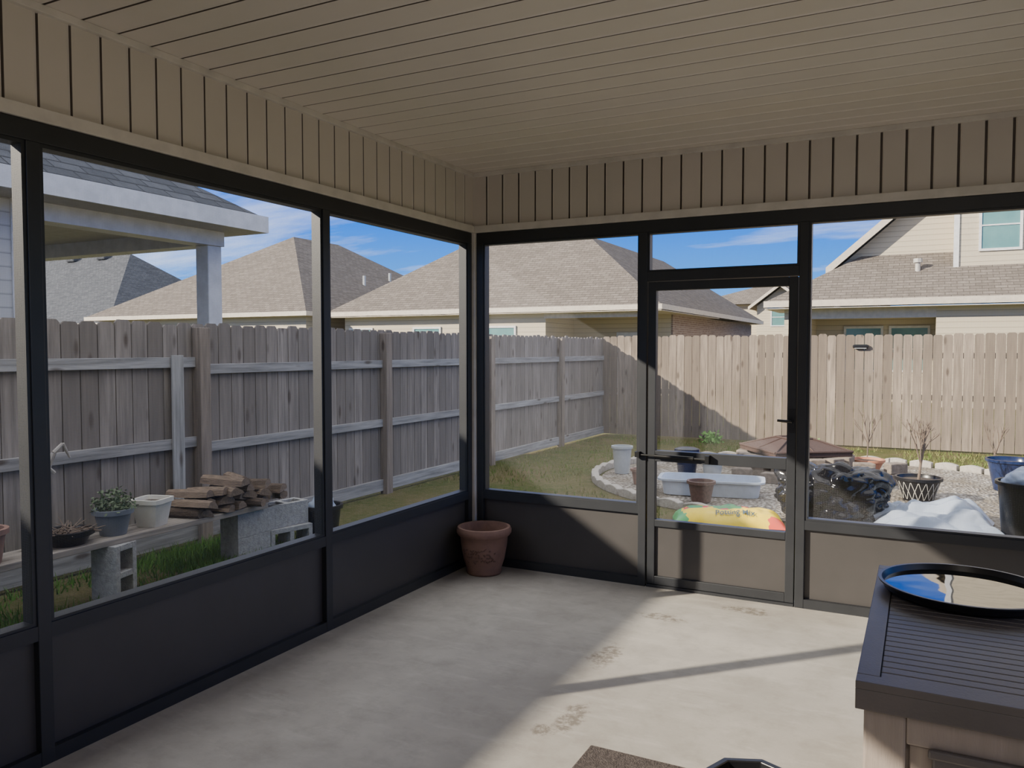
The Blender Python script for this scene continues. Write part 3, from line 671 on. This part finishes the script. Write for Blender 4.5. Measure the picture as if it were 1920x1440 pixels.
for j in range(ny+1):
    for i in range(nx+1):
        x=-bx+2*bx*i/nx; y=-by+2*by*j/ny; wv=1+0.04*noise.noise(Vector((x*5,y*5,1)))
        vs.append((x*wv,y*wv,bagz(x,y)))
for j in range(ny):
    for i in range(nx): a=j*(nx+1)+i; fs.append((a,a+1,a+nx+2,a+nx+1))
b0=len(vs)
for (x,y,z_) in list(vs): vs.append((x,y,0.0))
for j in range(ny):
    for i in range(nx): a=b0+j*(nx+1)+i; fs.append((a,a+nx+1,a+nx+2,a+1))
mb.add(vs,fs)
m,nt,bb=newmat('printed_bag_plastic'); v=coords(nt); sp=N(nt,'ShaderNodeSeparateXYZ'); nt.links.new(v,sp.inputs[0])
wob=mth(nt,'MULTIPLY',mth(nt,'SUBTRACT',ntex(nt,v,7,2),0.5),0.3)
xx=mth(nt,'ADD',sp.outputs[0],wob)
yel=(0.95,0.68,0.01)
vo=N(nt,'ShaderNodeTexVoronoi'); vo.inputs['Scale'].default_value=11; nt.links.new(v,vo.inputs['Vector'])
sc=N(nt,'ShaderNodeSeparateColor'); nt.links.new(vo.outputs['Color'],sc.inputs[0])
fl_=mixc(nt,mth(nt,'GREATER_THAN',sc.outputs[0],0.55),mixc(nt,mth(nt,'GREATER_THAN',sc.outputs[1],0.5),(0.05,0.10,0.35),(0.85,0.55,0.02)),(0.75,0.03,0.04))
fl_=mixc(nt,mth(nt,'GREATER_THAN',vo.outputs['Distance'],0.42),fl_,(0.06,0.3,0.07))
yb=mth(nt,'GREATER_THAN',sp.outputs[1],-0.05)
fm=mth(nt,'MULTIPLY',mth(nt,'MULTIPLY',mth(nt,'LESS_THAN',xx,0.15),mth(nt,'GREATER_THAN',xx,-0.36)),yb)
c=mixc(nt,fm,yel,fl_)
c=mixc(nt,mth(nt,'LESS_THAN',xx,-0.41),c,(0.08,0.42,0.12))
c=mixc(nt,mth(nt,'MULTIPLY',mth(nt,'GREATER_THAN',xx,0.38),mth(nt,'LESS_THAN',sp.outputs[1],-0.15)),c,(0.75,0.08,0.04))
nt.links.new(c,bb.inputs['Base Color']); bb.inputs['Roughness'].default_value=0.35
mb.obj('bag_body',m,parent=R,smooth=True,angle=60)
cu=bpy.data.curves.new('t','FONT'); cu.body='Potting Mix'; cu.size=0.085; cu.align_x='CENTER'; cu.align_y='CENTER'; cu.resolution_u=3; cu.offset=0.001
to=bpy.data.objects.new('t',cu); COL.objects.link(to); bpy.context.view_layer.update()
me=bpy.data.meshes.new_from_object(to.evaluated_get(bpy.context.evaluated_depsgraph_get()))
bpy.data.objects.remove(to)
for vtx in me.vertices:
    x,y=vtx.co.x*0.9+0.06,vtx.co.y*1.4-0.155; vtx.co=Vector((x,y,bagz(x,y)+0.014))
me.materials.clear(); me.materials.append(mat('bag_print_ink',(0.05,0.09,0.10),0.4))
t_=bpy.data.objects.new('printed_text',me); COL.objects.link(t_); t_.parent=R

fc=(-1.50,11.1)
Pv=None
def paver(loc,rz,label):
    global Pv
    if Pv is None:
        mb=MB(); mb.add([(-0.13,-0.075,0),(0.13,-0.075,0),(0.10,0.075,0),(-0.10,0.075,0),(-0.13,-0.075,0.125),(0.13,-0.075,0.125),(0.10,0.075,0.125),(-0.10,0.075,0.125)],[(0,3,2,1),(4,5,6,7),(0,1,5,4),(1,2,6,5),(2,3,7,6),(3,0,4,7)])
        Pv=mb.obj('paver_block',M_paver,bevel=0.012); o=Pv
    else: o=Pv.copy(); COL.objects.link(o)
    o.location=loc; o.rotation_euler=(0,0,rz); info(o,label,'paver block','paver blocks around the fire pit')
nb=15
for l in range(2):
    for i in range(nb):
        a=2*math.pi*(i+0.5*l)/nb; paver((fc[0]+0.66*math.cos(a),fc[1]+0.66*math.sin(a),GZ+0.03+l*0.127),a+math.pi/2+math.pi,'gray-brown paver block in the fire pit ring')
for (x,y,hh,rz) in ((-0.62,10.45,2,0.3),(-0.95,10.12,2,-0.2),(-0.28,10.62,2,0.8),(-0.58,10.05,2,1.2),(-2.0,10.25,1,0.1),(-1.3,10.05,2,0.4),(-1.6,10.0,1,0.0)):
    for l in range(hh): paver((x,y,GZ+0.03+l*0.127),rz,'loose gray-brown paver block stacked on the gravel')
R=root('fire_pit_cover',(fc[0],fc[1],GZ+0.285),0.62); info(R,'rusty brown pyramid mesh cover on the fire pit','fire pit cover')
w=0.52; w2=0.17; hh=0.19
MB().add([(-w,-w,0.06),(w,-w,0.06),(w,w,0.06),(-w,w,0.06),(-w2,-w2,hh),(w2,-w2,hh),(w2,w2,hh),(-w2,w2,hh),(-w,-w,0),(w,-w,0),(w,w,0),(-w,w,0)],[(0,1,5,4),(1,2,6,5),(2,3,7,6),(3,0,4,7),(4,5,6,7),(8,9,1,0),(9,10,2,1),(10,11,3,2),(11,8,0,3)]).obj('mesh_panel',M_cover,parent=R)
mb=MB(); cs=[(-w,-w),(w,-w),(w,w),(-w,w)]
for i in range(4):
    a=cs[i]; b2=cs[(i+1)%4]; k=w2/w
    mb.tube((a[0],a[1],0.06),(b2[0],b2[1],0.06),0.018,0.018,6); mb.tube((a[0],a[1],0.06),(a[0]*k,a[1]*k,hh+0.005),0.014,0.014,6); mb.tube((a[0]*k,a[1]*k,hh+.005),(b2[0]*k,b2[1]*k,hh+.005),0.014,0.014,6)
    mx_,my_=(a[0]+b2[0])/2,(a[1]+b2[1])/2; mb.tube((mx_,my_,0.06),(mx_*k,my_*k,hh+.005),0.010,0.010,6)
mb.tube((0,0,hh),(0,0,hh+0.03),0.01,0.01,6).tube((-0.04,0,hh+0.03),(0.04,0,hh+0.03),0.01,0.01,6)
mb.obj('cover_frame',M_cover,parent=R)
pot('terracotta_bowl',(-0.62,11.35,GZ+0.03),0.20,0.19,0.12,M_terra2,'orange terracotta bowl pot with bare soil on gravel')
R=pot('potted_bare_tree',(-0.02,9.60,GZ+0.03),0.225,0.25,0.15,M_black,'black and white patterned pot with small leafless tree','potted tree')
mb=MB(); n=18
for i in range(n):
    a=2*math.pi*i/n; da=math.pi/n*0.5
    def pt(aa,z): 
        rr=0.15+(0.216-0.15)*(z/0.22)+0.005; return (rr*math.cos(aa),rr*math.sin(aa),z)
    for s_ in (-1,1):
        mb.add([pt(a+s_*da*2-s_*0.03,0.02),pt(a+s_*da*2,0.02),pt(a+0.03*s_,0.11),pt(a-0.0*s_,0.11)],[(0,1,2,3)])
        mb.add([pt(a-0.0*s_,0.115),pt(a+0.03*s_,0.115),pt(a+s_*da*2,0.205),pt(a+s_*da*2-s_*0.03,0.205)],[(0,1,2,3)])
mb.obj('diamond_pattern',M_whitepot,parent=R)
mb=MB(); random.seed(5)
mb.tube((0,0,0.2),(0.02,0,0.42),0.016,0.013,8)
for k in range(6): branchy(mb,Vector((0.02,0,0.38)),Vector((random.uniform(-.7,.7),random.uniform(-.5,.5),1)).normalized(),0.24,0.009,3,0.55)
mb.obj('bare_branches',M_twig,parent=R)
for (x,y,s) in ((-0.68,12.3,0.36),(0.85,12.2,0.34)):
    mb=MB(); mb.tube((0,0,0),(0.01,0,s),0.010,0.008,6)
    for k in range(4): branchy(mb,Vector((0.01,0,s*random.uniform(0.6,1))),Vector((random.uniform(-.5,.5),random.uniform(-.5,.5),1)).normalized(),s*0.7,0.007,2,0.4)
    o=mb.obj('bare_sapling',M_twig); o.location=(x,y,GZ+0.01); info(o,'thin leafless sapling growing in the yard','sapling')
pot('glazed_pot',(0.93,10.75,GZ+0.03),0.26,0.36,0.18,M_bluepot,'cobalt blue glazed pot on the gravel bed')
R=pot('nursery_pot',(0.84,8.15,GZ+0.005),0.25,0.50,0.20,M_black,'large black nursery pot with plastic sheeting draped in it',soil=False)
b_=crumple('plastic_liner',0.22,0.22,0.16,M_sheet,parent=R,seed=9,freq=1.8,n1=70,n2=40); b_.location=(0,0,0.38)
b_=crumple('trash_bag',0.54,0.32,0.38,M_bag,seed=2,amp=0.42,freq=1.5,n1=150,n2=90); b_.location=(-0.74,8.15,GZ+0.03); b_.rotation_euler=(0,0,0.3); info(b_,'shiny black crumpled plastic trash bag on the gravel','trash bag')
mb=MB(); nx,ny=130,90; vs=[];fs=[]
for j in range(ny+1):
    for i in range(nx+1):
        u=i/nx*2-1; v=j/ny*2-1; ed=1+0.25*noise.noise(Vector((math.atan2(v,u)*1.2,0.3,0)))
        x=u*0.50*ed; y=v*0.50*ed
        e=max(0,1-max(abs(u),abs(v))**3)
        q=Vector((x*2.4+0.5*noise.noise(Vector((x*3,y*3,1))),y*4.2+0.5*noise.noise(Vector((x*3,y*3,5))),0.3))
        z=0.012+e*(0.05+0.10*(0.5+noise.noise(Vector((x*1.7,y*1.7,0))))+0.17*max(0,0.8-vor(q))+0.07*max(0,0.8-vor(q*2.4)))
        vs.append((x,y,z))
for j in range(ny):
    for i in range(nx): a=j*(nx+1)+i; fs.append((a,a+1,a+nx+2,a+nx+1))
mb.add(vs,fs); o=mb.obj('plastic_sheeting',M_sheet,smooth=True,angle=80); o.location=(0.10,8.40,GZ+0.02); o.rotation_euler=(0,0,0.15)
info(o,'crumpled translucent white plastic sheeting on the ground','plastic sheeting')
for (x,y,s,n) in ((-3.3,14.1,0.2,160),(-1.6,14.2,0.12,60)):
    mb=MB(); leafball(mb,(0,0,0.02),s,n,0.09); o=mb.obj('weed',M_leaf); o.location=(x,y,GZ); info(o,'clump of bright green leafy weeds at the fence','weed')

# ------------------------------------------------------------------ light
sun=bpy.data.lights.new('sun','SUN'); sun.energy=11.5; sun.angle=math.radians(0.7); sun.color=(1.0,0.90,0.74)
so=bpy.data.objects.new('sun',sun); COL.objects.link(so); so.location=(-20,-20,15)
so.rotation_euler=Vector((1,1,-0.62)).to_track_quat('-Z','Y').to_euler()
w=bpy.data.worlds.new('sky'); bpy.context.scene.world=w; w.use_nodes=True; nt=w.node_tree
bg=nt.nodes['Background']; tc=N(nt,'ShaderNodeTexCoord'); sp=N(nt,'ShaderNodeSeparateXYZ'); nt.links.new(tc.outputs['Generated'],sp.inputs[0])
cr=N(nt,'ShaderNodeValToRGB'); nt.links.new(sp.outputs[2],cr.inputs[0]); e=cr.color_ramp.elements
e[0].position=0.0; e[0].color=(0.60,0.98,1.50,1); e[1].position=1.0; e[1].color=(2.0,2.0,2.05,1)
for p_,c_ in ((0.07,(0.14,0.60,1.55)),(0.15,(0.0,0.33,1.55)),(0.30,(0.0,0.22,1.30)),(0.42,(1.0,1.1,1.35)),(0.6,(1.65,1.65,1.7))):
    x_=e.new(p_); x_.color=(*c_,1)
zz=mth(nt,'ADD',mth(nt,'MAXIMUM',sp.outputs[2],0.0),0.12)
cb=N(nt,'ShaderNodeCombineXYZ'); nt.links.new(mth(nt,'DIVIDE',sp.outputs[0],zz),cb.inputs[0]); nt.links.new(mth(nt,'DIVIDE',sp.outputs[1],zz),cb.inputs[1])
mp=N(nt,'ShaderNodeMapping'); mp.inputs['Scale'].default_value=(0.35,0.9,1); mp.inputs['Rotation'].default_value=(0,0,0.5); nt.links.new(cb.outputs[0],mp.inputs[0])
cl=remap(nt,ntex(nt,mp.outputs[0],1.1,8,0.6),0.52,0.76,0,0.85)
c=mixc(nt,cl,cr.outputs[0],(1.7,1.85,2.05)); nt.links.new(c,bg.inputs[0]); bg.inputs[1].default_value=1.0

# ------------------------------------------------------------------ camera
cam=bpy.data.cameras.new('camera'); cam.sensor_width=36; cam.lens=1500/1920*36; cam.clip_start=0.05; cam.clip_end=400
co=bpy.data.objects.new('camera',cam); COL.objects.link(co); co.location=(0,0,1.55); co.rotation_euler=(math.radians(90-2.5),0,math.radians(27.2))
bpy.context.scene.camera=co
